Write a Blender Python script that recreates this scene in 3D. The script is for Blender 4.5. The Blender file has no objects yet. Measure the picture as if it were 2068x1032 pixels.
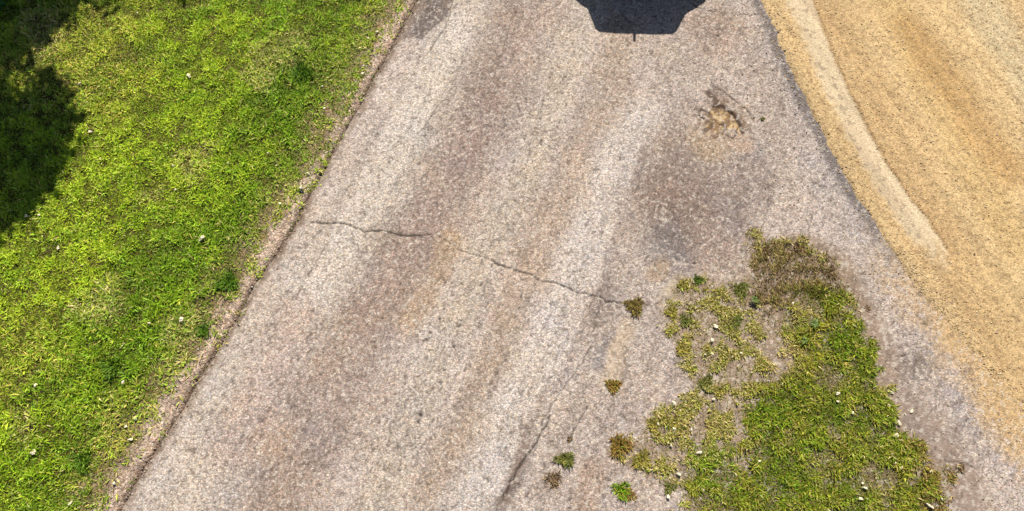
import bpy, bmesh, math, random
import numpy as np
from mathutils import Vector
random.seed(7); RNG = np.random.default_rng(11)
S = bpy.context.scene; C = S.collection
# ------------------------------------------------------------------ camera
W, H, FPX = 2068.0, 1032.0, 1347.6
CAM_H, TILT = 7.0, math.radians(20)
cd = bpy.data.cameras.new('camera'); cam = bpy.data.objects.new('camera', cd); C.objects.link(cam)
cam.location = (0, 0, CAM_H); cam.rotation_euler = (TILT, 0, 0)
cd.sensor_width = 36; cd.lens = 36*FPX/W; cd.clip_start = .05; cd.clip_end = 2000
S.camera = cam
# ------------------------------------------------------------------ light
EL = math.radians(50); SH = Vector((.13, 1.0)).normalized()      # horizontal direction towards the sun
world = bpy.data.worlds.new('World'); S.world = world; world.use_nodes = True
nt = world.node_tree; bg = nt.nodes['Background']
sky = nt.nodes.new('ShaderNodeTexSky'); sky.sky_type = 'NISHITA'; sky.sun_disc = False
sky.sun_elevation = EL; sky.sun_rotation = math.atan2(SH.x, SH.y)
nt.links.new(sky.outputs[0], bg.inputs[0]); bg.inputs[1].default_value = .05
sl = bpy.data.lights.new('sun', 'SUN'); sl.energy = 5.0; sl.angle = math.radians(.5); sl.color = (1, .95, .87)
so = bpy.data.objects.new('sun', sl); C.objects.link(so)
sd = Vector((SH.x*math.cos(EL), SH.y*math.cos(EL), math.sin(EL)))
so.rotation_euler = sd.to_track_quat('Z', 'Y').to_euler(); so.location = sd*60
S.view_settings.view_transform = 'Standard'; S.view_settings.look = 'None'
S.view_settings.exposure = .78; S.view_settings.gamma = 1; S.view_settings.use_curve_mapping = False
S.render.engine = 'CYCLES'
KL = 1.75
# ------------------------------------------------------------------ helpers
def G(px, py, z=0.0):
    """ground point of the place that the photograph shows at (px, py)"""
    u, v = px-W/2, H/2-py
    s, c = math.sin(TILT), math.cos(TILT)
    d = (u, v*c+FPX*s, v*s-FPX*c)
    t = (z-CAM_H)/d[2]
    return (d[0]*t, d[1]*t)
def GL(pts): return np.array([G(*p) for p in pts])
def lin(rgb):
    r = np.array(rgb, float)/255
    return np.where(r <= .04045, r/12.92, ((r+.055)/1.055)**2.4)
def alb(*rgb): return lin(rgb)/KL
_tab = RNG.random((256, 256))
def vnoise(x, y, s=1.0, seed=0):
    x = x*s+seed*17.31; y = y*s+seed*9.17
    xi = np.floor(x).astype(int); yi = np.floor(y).astype(int)
    fx = x-xi; fy = y-yi; fx = fx*fx*(3-2*fx); fy = fy*fy*(3-2*fy)
    a = _tab[xi & 255, yi & 255]; b = _tab[(xi+1) & 255, yi & 255]
    c = _tab[xi & 255, (yi+1) & 255]; d = _tab[(xi+1) & 255, (yi+1) & 255]
    return (a*(1-fx)+b*fx)*(1-fy)+(c*(1-fx)+d*fx)*fy
def fbm(x, y, s=1.0, o=4, seed=0):
    t = 0; a = .5; n = 0
    for k in range(o):
        c_, s_ = math.cos(.6+k*1.1+seed), math.sin(.6+k*1.1+seed); q = s*2**k
        rot = (c_*x-s_*y, s_*x+c_*y) if s != 1 else (x, y)
        t = t+a*vnoise(rot[0], rot[1], q, seed+k*3); n += a; a *= .5
    return t/n
def sm(a, b, x):
    t = np.clip((x-a)/(b-a), 0, 1); return t*t*(3-2*t)
def pdist(x, y, pts, lim=1.0):
    """distance to a polyline, and the parameter 0..1 along it"""
    d = np.full(x.shape, lim+1.0); par = np.zeros(x.shape)
    n = len(pts)-1
    bx0, bx1 = pts[:, 0].min()-lim, pts[:, 0].max()+lim; by0, by1 = pts[:, 1].min()-lim, pts[:, 1].max()+lim
    sel = np.where((x > bx0) & (x < bx1) & (y > by0) & (y < by1))[0]
    if len(sel) == 0: return d, par
    xs, ys = x[sel], y[sel]; ds = d[sel]; ps = par[sel]
    for i in range(n):
        a, b = pts[i], pts[i+1]; ab = b-a; L = max((ab**2).sum(), 1e-9)
        t = np.clip(((xs-a[0])*ab[0]+(ys-a[1])*ab[1])/L, 0, 1)
        q = np.hypot(xs-a[0]-t*ab[0], ys-a[1]-t*ab[1])
        m = q < ds; ds[m] = q[m]; ps[m] = (i+t[m])/n
    d[sel] = ds; par[sel] = ps
    return d, par
def inpoly(x, y, pts):
    r = np.zeros(x.shape, bool); n = len(pts); j = n-1
    for i in range(n):
        xi, yi = pts[i]; xj, yj = pts[j]
        c = ((yi > y) != (yj > y)) & (x < (xj-xi)*(y-yi)/(yj-yi+1e-12)+xi)
        r ^= c; j = i
    return r
def sdpoly(x, y, pts, lim=1.0):
    """signed distance, positive inside"""
    p = np.vstack([pts, pts[:1]]); d, _ = pdist(x, y, p, lim)
    return np.where(inpoly(x, y, pts), d, -d)
def edge(pts):
    """x as a function of y along a curve of the ground, straight beyond its ends"""
    p = pts[np.argsort(pts[:, 1])]
    s0 = (p[2, 0]-p[0, 0])/(p[2, 1]-p[0, 1]); s1 = (p[-1, 0]-p[-4, 0])/(p[-1, 1]-p[-4, 1])
    ys = np.concatenate([[-300], p[:, 1], [300]])
    xs = np.concatenate([[p[0, 0]+s0*(-300-p[0, 1])], p[:, 0], [p[-1, 0]+s1*(300-p[-1, 1])]])
    return lambda y: np.interp(y, ys, xs)
def axis(lo, hi, step, far_lo, far_hi):
    a = list(np.arange(lo, hi+step/2, step)); d = step
    while a[-1] < far_hi: d *= 1.35; a.append(a[-1]+d)
    d = step
    while a[0] > far_lo: d *= 1.35; a.insert(0, a[0]-d)
    return np.array(a)
def mesh_np(name, co, faces, mat, cols=None, parent=None, smooth=False, fsize=None):
    me = bpy.data.meshes.new(name)
    n = len(co); me.vertices.add(n); me.vertices.foreach_set('co', co.astype(np.float32).ravel())
    if fsize is None: fsize = np.full(len(faces), faces.shape[1]); fl = faces.ravel()
    else: fl = faces
    me.loops.add(len(fl)); me.loops.foreach_set('vertex_index', fl.astype(np.int32))
    me.polygons.add(len(fsize))
    st = np.concatenate([[0], np.cumsum(fsize)[:-1]])
    me.polygons.foreach_set('loop_start', st.astype(np.int32))
    me.update(calc_edges=True)
    if smooth: me.polygons.foreach_set('use_smooth', np.ones(len(fsize), bool))
    if cols is not None:
        for nm, c in cols.items():
            at = me.color_attributes.new(nm, 'FLOAT_COLOR', 'POINT')
            c4 = np.ones((n, 4), np.float32); c4[:, :c.shape[1]] = c; at.data.foreach_set('color', c4.ravel())
    me.materials.append(mat); me.validate()
    o = bpy.data.objects.new(name, me); C.objects.link(o)
    if parent: o.parent = parent
    return o
def grid_faces(nx, ny):
    i = np.arange(nx-1); j = np.arange(ny-1); I, J = np.meshgrid(i, j, indexing='ij')
    a = (I*ny+J).ravel()
    return np.stack([a, a+ny, a+ny+1, a+1], 1)
def drop_unused(co, faces, keepface, cols):
    f = faces[keepface]; u = np.unique(f); m = np.full(len(co), -1); m[u] = np.arange(len(u))
    return co[u], m[f], {k: c[u] for k, c in cols.items()}
def tag(o, label=None, cat=None, group=None, kind=None):
    if label: o['label'] = label
    if cat: o['category'] = cat
    if group: o['group'] = group
    if kind: o['kind'] = kind
    return o
# ------------------------------------------------------------------ materials
def mat(name):
    m = bpy.data.materials.new(name); m.use_nodes = True
    return m, m.node_tree, m.node_tree.nodes['Principled BSDF']
def N(t, typ, **kw):
    n = t.nodes.new(typ)
    for k, v in kw.items(): setattr(n, k, v)
    return n
def aggregate_material(name, scale, contrast, tint, bump, fine=2.3, rough=.9, dark=.0):
    """stones of a road surface: every cell its own brightness and tint over the surface's own colour"""
    m, t, p = mat(name)
    ca = N(t, 'ShaderNodeVertexColor', layer_name='col'); tc = N(t, 'ShaderNodeTexCoord')
    nz = N(t, 'ShaderNodeTexNoise'); nz.inputs['Scale'].default_value = scale*.7; nz.inputs['Detail'].default_value = 2
    mp = N(t, 'ShaderNodeMix', data_type='RGBA'); mp.blend_type = 'LINEAR_LIGHT'; mp.inputs[0].default_value = .35/scale
    t.links.new(tc.outputs['Object'], nz.inputs['Vector'])
    t.links.new(tc.outputs['Object'], mp.inputs[6]); t.links.new(nz.outputs['Color'], mp.inputs[7])
    cur = ca.outputs['Color']; hs = []
    for k, (s, c) in enumerate(((scale, contrast), (scale*fine, contrast*.75))):
        v = N(t, 'ShaderNodeTexVoronoi'); v.inputs['Scale'].default_value = s
        t.links.new(mp.outputs[2], v.inputs['Vector'])
        sp = N(t, 'ShaderNodeSeparateColor'); t.links.new(v.outputs['Color'], sp.inputs[0])
        r = N(t, 'ShaderNodeMapRange'); r.inputs[3].default_value = 1-c; r.inputs[4].default_value = 1+c
        t.links.new(sp.outputs[0], r.inputs[0])
        # tint: warm or cool cell
        tr = N(t, 'ShaderNodeValToRGB'); tr.color_ramp.interpolation = 'LINEAR'
        e = tr.color_ramp.elements; e[0].color = (1-tint*.25, 1-tint*.2, 1-tint*.05, 1); e[1].color = (1+tint*.35, 1+tint*.12, 1-tint*.6, 1)
        x = e.new(.5); x.color = (1, 1, 1, 1)
        x = e.new(.75); x.color = (1+tint*.3, 1-tint*.2, 1-tint*.2, 1)
        t.links.new(sp.outputs[1], tr.inputs[0])
        # gaps between stones darker, their middles a little lighter
        dr = N(t, 'ShaderNodeMapRange'); dr.inputs[1].default_value = .35; dr.inputs[2].default_value = .85
        dr.inputs[3].default_value = 1.0+dark*.25; dr.inputs[4].default_value = 1-dark
        t.links.new(v.outputs['Distance'], dr.inputs[0])
        for out in (r.outputs[0], tr.outputs[0], dr.outputs[0]):
            q = N(t, 'ShaderNodeMix', data_type='RGBA'); q.blend_type = 'MULTIPLY'; q.inputs[0].default_value = 1; q.clamp_result = False
            t.links.new(cur, q.inputs[6]); t.links.new(out, q.inputs[7]); cur = q.outputs[2]
        hs.append(v.outputs['Distance'])
    # where sand and dust fill the surface (alpha of the attribute) the stones show less
    fin = N(t, 'ShaderNodeMix', data_type='RGBA'); fin.clamp_result = False
    t.links.new(ca.outputs['Alpha'], fin.inputs[0]); t.links.new(ca.outputs['Color'], fin.inputs[6]); t.links.new(cur, fin.inputs[7])
    t.links.new(fin.outputs[2], p.inputs['Base Color'])
    ad = N(t, 'ShaderNodeMath', operation='ADD'); t.links.new(hs[0], ad.inputs[0]); t.links.new(hs[1], ad.inputs[1])
    b = N(t, 'ShaderNodeBump'); b.invert = True; b.inputs['Strength'].default_value = bump; b.inputs['Distance'].default_value = .35/scale
    t.links.new(ad.outputs[0], b.inputs['Height']); t.links.new(b.outputs[0], p.inputs['Normal'])
    p.inputs['Roughness'].default_value = rough; p.inputs['Specular IOR Level'].default_value = .15
    return m
M_ASPH = aggregate_material('weathered_asphalt', 54, .27, .16, .7, fine=1.8, dark=.28)
M_GRAV = aggregate_material('sandy_gravel', 60, .20, .08, .7, dark=.22)
M_SOIL = aggregate_material('dry_soil', 36, .35, .2, .9, dark=.4)
def blade_material(name, trans=.25):
    m, t, p = mat(name)
    ca = N(t, 'ShaderNodeVertexColor', layer_name='col')
    t.links.new(ca.outputs[0], p.inputs['Base Color']); p.inputs['Roughness'].default_value = .6
    p.inputs['Specular IOR Level'].default_value = .25
    tr = N(t, 'ShaderNodeBsdfTranslucent'); t.links.new(ca.outputs[0], tr.inputs[0])
    mx = N(t, 'ShaderNodeMixShader'); mx.inputs[0].default_value = trans
    out = t.nodes['Material Output']
    t.links.new(p.outputs[0], mx.inputs[1]); t.links.new(tr.outputs[0], mx.inputs[2]); t.links.new(mx.outputs[0], out.inputs[0])
    return m
M_BLADE = blade_material('grass_blades'); M_LEAF = blade_material('tree_leaves', .12)
def plain(name, col, rough=.6, metal=0, var=.15, scale=8, coat=0, spec=.4):
    m, t, p = mat(name)
    tc = N(t, 'ShaderNodeTexCoord'); nz = N(t, 'ShaderNodeTexNoise'); nz.inputs['Scale'].default_value = scale; nz.inputs['Detail'].default_value = 5
    t.links.new(tc.outputs['Object'], nz.inputs['Vector'])
    cr = N(t, 'ShaderNodeValToRGB'); e = cr.color_ramp.elements
    e[0].position = .3; e[1].position = .7
    e[0].color = (*[c*(1-var) for c in col], 1); e[1].color = (*[min(1, c*(1+var)) for c in col], 1)
    t.links.new(nz.outputs['Fac'], cr.inputs[0]); t.links.new(cr.outputs[0], p.inputs['Base Color'])
    p.inputs['Roughness'].default_value = rough; p.inputs['Metallic'].default_value = metal
    p.inputs['Coat Weight'].default_value = coat; p.inputs['Specular IOR Level'].default_value = spec
    return m
M_PEB = plain('pale_stone', (.60, .52, .36), .8, var=.25, scale=40)
M_PEB2 = plain('tan_stone', (.42, .33, .22), .85, var=.3, scale=40)
M_CHUNK = plain('asphalt_lump', (.24, .2, .17), .9, var=.45, scale=60)
M_BARK = plain('bark', (.12, .09, .065), .9, var=.5, scale=14)
# ------------------------------------------------------------------ outlines of the place (on the ground)
P_LEDGE = GL([(835,20),(800,85),(785,115),(762,150),(738,200),(702,262),(680,300),(655,350),(628,395),(603,450),(578,490),(550,530),(518,575),(485,640),(455,690),(415,750),(372,830),(332,890),(292,950),(248,1032)])
P_GRASS = GL([(815,0),(780,60),(745,120),(712,180),(688,240),(658,300),(622,370),(588,420),(552,470),(515,520),(498,560),(478,600),(455,640),(420,690),(385,735),(350,785),(318,840),(285,895),(255,940),(222,985),(195,1032)])
P_RIGHT = GL([(1528,0),(1560,60),(1578,110),(1605,170),(1652,260),(1690,340),(1728,400),(1765,460),(1803,520),(1835,580),(1875,640),(1922,710),(1980,790),(2030,850),(2068,900),(2180,1032)])
XL, XG, XR = edge(P_LEDGE), edge(P_GRASS), edge(P_RIGHT)
PATCH = GL([(1516,468),(1545,498),(1580,492),(1610,478),(1638,512),(1690,538),(1706,580),(1738,640),(1768,700),(1782,760),(1806,830),(1828,870),(1868,920),(1915,945),(1925,1100),(1250,1160),(1240,1080),(1372,1032),(1385,985),(1300,960),(1236,925),(1235,882),(1300,885),(1312,842),(1372,812),(1400,800),(1385,740),(1366,690),(1345,630),(1362,570),(1420,560),(1500,580),(1520,540)])
DENSE = GL([(1590,610),(1640,570),(1700,590),(1758,690),(1786,790),(1845,895),(1905,950),(1912,1100),(1385,1100),(1390,985),(1420,930),(1500,945),(1512,800),(1560,760),(1610,740),(1590,680)])
DRY = GL([(1512,465),(1560,495),(1612,476),(1650,520),(1700,545),(1712,600),(1640,600),(1560,640),(1515,600)])
CRACKS_AND_LINES = [
 ([(628,447),(655,450),(680,452),(710,455),(730,466),(750,467),(790,468),(810,475),(850,476)], .0085, .95),
 ([(850,476),(885,475),(905,490),(930,505),(960,513),(985,525)], .006, .8),
 ([(985,525),(1035,545),(1070,553),(1100,568),(1140,575),(1160,590),(1200,597),(1213,600)], .008, .95),
 ([(1213,600),(1225,610),(1260,613),(1300,612),(1330,625)], .007, .9),
 ([(915,0),(902,50),(882,80),(862,112)], .006, .7), ([(895,200),(870,235),(845,270)], .005, .6),
 ([(660,492),(640,530),(620,560),(598,605)], .006, .7),
 ([(1390,5),(1420,20),(1460,27),(1530,31)], .005, .7), ([(1135,5),(1092,30),(1070,62)], .005, .55),
 ([(1420,0),(1413,45),(1405,80)], .012, .4),  # faint thin dark line along the lane
 ([(1435,160),(1445,176),(1475,196),(1500,216),(1520,234)], .007, .85), ([(1384,250),(1387,262),(1385,284)], .006, .8),
 ([(1640,368),(1690,385),(1740,405)], .005, .6),
 ([(1305,310),(1296,350),(1283,390)], .009, .4), ([(1215,590),(1205,640),(1195,670)], .01, .55),
 ([(1195,700),(1160,752),(1120,810),(1098,850),(1080,890)], .010, .6), ([(1112,838),(1085,892),(1050,940),(1034,968),(1015,1015)], .012, .8),
 ([(1185,825),(1165,862),(1150,890)], .012, .65), ([(1125,715),(1100,790)], .008, .3),
 ([(1790,715),(1830,722),(1870,738),(1890,742)], .006, .38), ([(1812,760),(1840,748),(1862,720)], .006, .38), ([(1838,700),(1850,730),(1846,775)], .006, .38),
 ([(1870,700),(1880,738),(1872,768)], .005, .38), ([(1800,740),(1835,765),(1880,772)], .005, .38), ([(1820,700),(1825,735)], .005, .38),
 ([(1905,930),(1950,938),(1972,948)], .010, .5), ([(1040,10),(1020,90),(985,190)], .006, .3), ([(690,245),(655,290)], .004, .2),
 ([(800,235),(780,300)], .004, .35), ([(760,345),(748,385)], .004, .3), ([(960,700),(945,760)], .004, .3), ([(855,990),(830,940)], .004, .3),
 ([(1500,470),(1480,510)], .005, .4),
]
CHIPS = [(850,838,.022),(845,853,.014),(930,648,.017),(927,660,.014),(916,700,.015),(898,748,.013),(888,773,.011),(862,686,.015),(870,672,.014),(878,662,.012),(887,643,.013),(896,624,.01),(971,575,.012),(993,538,.01),
 (1141,155,.018),(1110,157,.013),(1153,159,.012),(1150,890,.028),(930,655,.012),(1402,532,.014),(1157,88,.01),(1040,405,.012),(1090,240,.01),(1075,325,.01),(990,385,.009),(840,905,.009),(808,950,.01),(1094,284,.014),(1130,200,.008),(1500,150,.007)]
# ------------------------------------------------------------------ asphalt road
RD = np.array([.39, .92]); RD /= np.linalg.norm(RD)              # the way the lane runs
def asphalt_fields(x, y):
    al = x*RD[0]+y*RD[1]; ac = x*RD[1]-y*RD[0]
    xr = XR(y); xl = XL(y)
    wx = x+(fbm(x, y, 2.4, 4, 2)-.5)*.20; wy = y+(fbm(x, y, 2.4, 3, 5)-.5)*.15
    col = np.tile(alb(199,185,173), (len(x), 1))
    alp = np.ones(len(x))
    def B(mask, rgb, du=0):
        nonlocal col, alp
        m1 = np.clip(mask, 0, 1); mk = m1[:, None]; col = col*(1-mk)+alb(*rgb)*mk; alp = alp*(1-m1*du)
    def stripe(pts, hw, rgb, a, soft=1.6, du=0):
        d, _ = pdist(wx, wy, GL(pts), hw*soft+.3); B(a*(1-sm(hw*.35, hw*soft, d)), rgb, du)
    def spot(px, py, r, rgb, a, sy=1.0, du=0):
        cx, cy = G(px, py); d = np.hypot(wx-cx, (wy-cy)/sy); B(a*(1-sm(r*.3, r, d)), rgb, du)
    stripe([(1000,-100),(900,130),(800,330),(700,480),(600,620),(480,800),(380,980),(330,1080)], .42, (212,200,186), .85)
    stripe([(930,60),(860,200),(790,380),(720,520),(650,640)], .3, (216,207,194), .7)
    stripe([(1075,-60),(1010,120),(960,240),(905,370),(850,460),(800,560),(740,660),(680,760),(600,900),(540,1080)], .42, (170,151,138), .75)
    stripe([(870,420),(800,540),(740,640)], .22, (160,139,126), .4)
    stripe([(980,200),(930,330)], .2, (158,138,130), .5)
    stripe([(600,640),(560,720),(470,900)], .25, (188,165,152), .6)
    stripe([(1200,-20),(1130,170),(1080,300),(1005,450),(955,560),(895,700),(840,820),(780,960),(740,1080)], .20, (206,193,176), .75)
    stripe([(905,480),(880,560),(830,660)], .12, (192,162,120), .4)
    stripe([(1260,60),(1235,190),(1180,310),(1110,460),(1050,600),(990,740),(930,870),(880,1060)], .24, (184,164,144), .65)
    stripe([(1290,240),(1240,330),(1205,450),(1165,560),(1110,690),(1045,820),(970,980),(930,1080)], .27, (214,205,195), .65)
    stripe([(1305,300),(1270,420),(1225,580),(1160,710),(1100,810),(1055,910),(1010,1040)], .07, (158,144,136), .5)
    spot(1385,400,.8, (146,128,117), .95, 1.5); spot(1345,500,.42, (134,128,126), .55, 1.3); spot(1385,330,.4, (160,148,142), .6)
    spot(1440,480,.5, (168,148,134), .6); spot(1325,545,.2, (190,165,135), .7); spot(1490,380,.7, (156,144,138), .75, 1.4)
    stripe([(1560,120),(1620,260),(1680,380),(1760,520)], .22, (184,175,170), .7)
    stripe([(1500,60),(1540,160),(1590,290)], .25, (184,168,154), .5)
    spot(1440,60,.6, (176,152,134), .6); spot(1350,120,.5, (190,174,156), .5)
    stripe([(1240,640),(1300,720),(1260,830),(1200,960),(1170,1060)], .4, (182,168,158), .6)
    stripe([(1222,600),(1200,640)], .12, (150,138,130), .5)
    stripe([(1268,665),(1256,700),(1243,750),(1236,775)], .085, (203,180,150), .6, 2.2, .6)
    stripe([(1235,680),(1210,740)], .05, (140,136,138), .6)
    stripe([(1370,565),(1355,590)], .07, (205,184,156), .9, 1.6, .8); stripe([(1350,615),(1345,660)], .08, (196,176,150), .6)
    stripe([(1190,960),(1170,1060)], .14, (198,170,145), .7)
    stripe([(1060,900),(1035,960),(1015,1020)], .06, (140,120,108), .8, 1.6, .6)
    spot(910,500,.28, (200,176,144), .4); spot(555,875,.35, (205,180,158), .5); spot(655,890,.4,(150,136,130),.4)
    # old dark repair at the lane's left edge
    q = sdpoly(wx*.4+x*.6, wy*.4+y*.6, GL([(830,-260),(950,-260),(915,0),(902,35),(868,66),(852,82),(836,76),(806,80),(798,62),(812,20)]), .5)
    B(sm(-.02, .03, q)*.95, (130,118,112))
    # dirt blown along the green patch
    stripe([(1700,560),(1745,630),(1785,700),(1800,780),(1850,860),(1920,940),(1980,1060)], .17, (166,144,126), .9, 1.6, .6)
    stripe([(1640,500),(1700,540),(1740,600)], .14, (150,128,106), .75, 1.6, .5)
    stripe([(1870,880),(1930,1000)], .35, (164,144,130), .8, 1.6, .5)
    stripe([(1820,600),(1870,690),(1940,790),(2040,930)], .16, (188,178,174), .8)
    spot(1845,740,.24, (132,120,114), .6, 1, .4)
    # green bits of moss and dust near the pothole
    spot(1440,285,.42, (190,166,134), .65); spot(1500,285,.18, (205,176,148), .8); spot(1400,210,.2, (176,158,148), .8); spot(1448,190,.2, (158,140,126), .8, 1.2)
    spot(1520,600,.6, (150,132,112), .6); spot(1440,700,.5, (165,146,126), .6, 1.6)
    # worn streaks along the lane
    st = fbm(ac*7, al*.5, 1, 4, 21); col *= (1+(st-.5)*.30)[:, None]; st2 = fbm(ac*24, al*.45, 1, 3, 221); col *= (1+(st2-.5)*.30)[:, None]
    bl = fbm(x, y, 2.2, 4, 33); col *= (1+(bl-.5)*.26)[:, None]
    by = fbm(x, y, 3.1, 3, 41); col *= (1+(by-.5)[:, None]*np.array([.08, .0, -.14]))
    fine = RNG.random(len(x)); col *= (1+(fine-.5)*.10)[:, None]
    # dark rim where the asphalt meets the gravel
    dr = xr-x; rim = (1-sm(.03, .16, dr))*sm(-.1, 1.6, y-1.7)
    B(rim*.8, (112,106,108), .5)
    # sandy dust over the rim further down
    dust = (1-sm(-.1, .5, dr+(fbm(x, y, 3, 3, 208)-.5)*.5))*(1-sm(1.6, 3.2, y)); B(dust*sm(.30, .62, fbm(x, y, 24, 3, 8)+dust*.25), (214,182,134), .3)
    # soil band and dust along the left ledge
    dl = x-xl; nl = (fbm(x, y, 9, 3, 50)-.5)*.05
    B((1-sm(.0, .12, dl+nl*1.8))*.6, (178,156,136), .6); B((1-sm(.0, .06, dl-.01+nl*1.6))*.75*sm(.25, .5, fbm(x*2, y, 1.6, 2, 201)), (132,110,92), .8)
    z = np.zeros(len(x)) + (fbm(x, y, .8, 2, 3)-.5)*.012
    z -= .045*(1-sm(-.05, .012, dl+nl*.8))
    # a strip of tufts' dirt under the green patch
    q = sdpoly(x+(fbm(x, y, 8, 3, 61)-.5)*.22, y+(fbm(x, y, 8, 3, 64)-.5)*.22, PATCH, .6)
    B(sm(-.05, .05, q)*.85, (164,144,120), .3); qn = sdpoly(x+(fbm(x, y, 6, 3, 61)-.5)*.3, y, DENSE, .6); B(sm(-.1, .12, qn)*.75, (112,100,62), .3); 
    qd = sdpoly(x, y, DRY, .6); B(sm(-.12, .1, qd+ (fbm(x, y, 7, 3, 68)-.5)*.2)*.6, (134,110,88))
    # pothole
    hole = GL([(1440,213),(1455,212),(1470,220),(1484,232),(1493,243),(1500,262),(1497,268),(1484,262),(1476,256),(1470,262),(1455,268),(1440,266),(1428,258),(1430,246),(1424,238),(1432,228)])
    hn = (fbm(x, y, 12, 4, 71)-.5)*.10
    qh = sdpoly(x+hn, y+hn, hole, .5)
    # upper edge of the hole is the steep one
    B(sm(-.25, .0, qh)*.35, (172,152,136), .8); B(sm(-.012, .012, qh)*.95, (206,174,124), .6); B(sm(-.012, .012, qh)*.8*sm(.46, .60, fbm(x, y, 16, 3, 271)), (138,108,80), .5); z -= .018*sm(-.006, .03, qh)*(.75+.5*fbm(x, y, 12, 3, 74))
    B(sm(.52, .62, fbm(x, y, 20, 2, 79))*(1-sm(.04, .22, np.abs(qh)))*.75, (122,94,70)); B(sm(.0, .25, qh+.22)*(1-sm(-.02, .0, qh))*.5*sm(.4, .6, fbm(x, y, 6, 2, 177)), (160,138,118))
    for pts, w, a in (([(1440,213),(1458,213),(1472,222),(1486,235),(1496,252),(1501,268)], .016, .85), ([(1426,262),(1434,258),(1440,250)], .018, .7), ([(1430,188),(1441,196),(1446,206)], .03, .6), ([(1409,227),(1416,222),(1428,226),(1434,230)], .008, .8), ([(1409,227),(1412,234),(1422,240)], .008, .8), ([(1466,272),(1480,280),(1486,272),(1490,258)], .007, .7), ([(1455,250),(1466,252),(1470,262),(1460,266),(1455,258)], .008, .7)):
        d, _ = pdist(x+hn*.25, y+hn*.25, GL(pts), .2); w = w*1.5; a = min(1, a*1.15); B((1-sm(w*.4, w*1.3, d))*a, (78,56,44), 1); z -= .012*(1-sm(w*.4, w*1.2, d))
    # cracks and one faint line, carved and coloured dark
    jx = (fbm(x, y, 16, 3, 90)-.5)*.05; jy = (fbm(x, y, 16, 3, 95)-.5)*.05
    wv = .55+.9*fbm(x, y, 6, 2, 99)
    for pts, w, a in CRACKS_AND_LINES:
        d, _ = pdist(x+jx, y+jy, GL(pts), .25); w2 = w*wv*.74
        mk = 1-sm(w2*.5, w2*1.5+.003, d); B(mk*min(1, a*1.05), (64,52,44), 1); z -= .014*mk*a
    for px, py, r in CHIPS:
        r *= 1.45; cx, cy = G(px, py); d = np.hypot(x-cx+jx*.4, y-cy+jy*.4); mk = 1-sm(r*.4, r*1.1, d); B(mk*.9, (60,48,44), 1); z -= .01*mk
    # sparse missing stones all over
    pit = fbm(x, y, 21, 2, 111); B(sm(.70, .80, pit)*.5, (104,92,84))
    pit2 = fbm(x+3, y+7, 34, 2, 115); B(sm(.62, .76, pit2)*.45, (126,112,98)); B(sm(.40, .26, pit2)*.55, (224,214,198))
    return z, np.concatenate([np.clip(col, .004, .9), alp[:, None]], 1)
ax = axis(-5.6, 7.1, .0115, -60, 60); ay = axis(-.45, 6.35, .0115, -60, 90)
X, Y = np.meshgrid(ax, ay, indexing='ij'); x, y = X.ravel(), Y.ravel()
z, col = asphalt_fields(x, y)
F = grid_faces(len(ax), len(ay)); fc = x[F].mean(1); fy = y[F].mean(1)
keep = (fc > XL(fy)-.25) & (fc < XR(fy)+.55) & (np.abs(fy) < 91)
co, F2, cc = drop_unused(np.stack([x, y, z], 1), F, keep, {'col': col})
road = tag(mesh_np('asphalt_road', co, F2, M_ASPH, cc, smooth=True), kind='structure')
# ------------------------------------------------------------------ gravel road
BL = GL([(1570,-40),(1587,0),(1620,72),(1660,170),(1700,252),(1752,352),(1810,440),(1862,505),(1895,560),(1908,600)])
BR = GL([(1625,-40),(1640,0),(1665,70),(1688,130),(1715,192),(1750,262),(1790,332),(1830,392),(1870,442),(1902,492),(1932,550),(1955,600)])
XBL, XBR = edge(BL), edge(BR)
GD = np.array([-.42, .91]); GD /= np.linalg.norm(GD)
ax = axis(2.9, 7.2, .0125, 2.0, 60); ay = axis(-.4, 6.35, .0125, -60, 90)
# the sheet follows the curved edge, so it is laid out from that edge outwards
ax = axis(-.45, 4.2, .0125, -.6, 14)
U, Y = np.meshgrid(ax, ay, indexing='ij'); u, y = U.ravel(), Y.ravel(); x = XR(y)+u
al = x*GD[0]+y*GD[1]; ac = x*GD[1]-y*GD[0]
col = np.tile(alb(228,196,144), (len(x), 1))
alp = np.ones(len(x))
def B(mask, rgb, du=0):
    global col, alp
    m1 = np.clip(mask, 0, 1); mk = m1[:, None]; col = col*(1-mk)+alb(*rgb)*mk; alp = alp*(1-m1*du)
def stripe(pts, hw, rgb, a, soft=1.6):
    d, _ = pdist(x+(fbm(x, y, 2, 3, 2)-.5)*.16, y, GL(pts), hw*soft+.3); B(a*(1-sm(hw*.35, hw*soft, d)), rgb)
st = fbm(ac*4.0, al*.35, 1, 4, 12); B(sm(.45, .75, st)*.7, (224,196,146)); B(sm(.52, .25, st)*.6, (208,173,122))
stripe([(1650,-20),(1720,150),(1800,300),(1900,460),(1980,600),(2060,740)], .30, (207,173,124), .6)
stripe([(1780,-20),(1850,130),(1950,320),(2060,500)], .22, (222,190,132), .8)
stripe([(1840,60),(1930,200),(2030,340)], .24, (200,160,102), .7)
stripe([(1950,-30),(2030,90),(2100,200)], .28, (222,202,160), .95)
stripe([(1990,560),(2040,650),(2080,720)], .3, (222,192,140), .6)
wob = (fbm(x, y, 5, 3, 14)-.5)*.07
bl, br = XBL(y)+wob, XBR(y)+wob*.25; endm = sm(2.25, 2.75, y+(fbm(x*3, y, 5, 3, 15)-.5)*.5)
band = sm(-.09, .06, x-bl+(fbm(x, y, 18, 3, 311)-.5)*.12)*(1-sm(-.022, .022, x-br+(fbm(x, y, 16, 3, 312)-.5)*.05))*endm
B(band*.95, (232,211,174), .2); B(band*sm(.45, .75, fbm(ac*5, al*.8, 1, 3, 16))*.5, (208,184,150))
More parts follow.
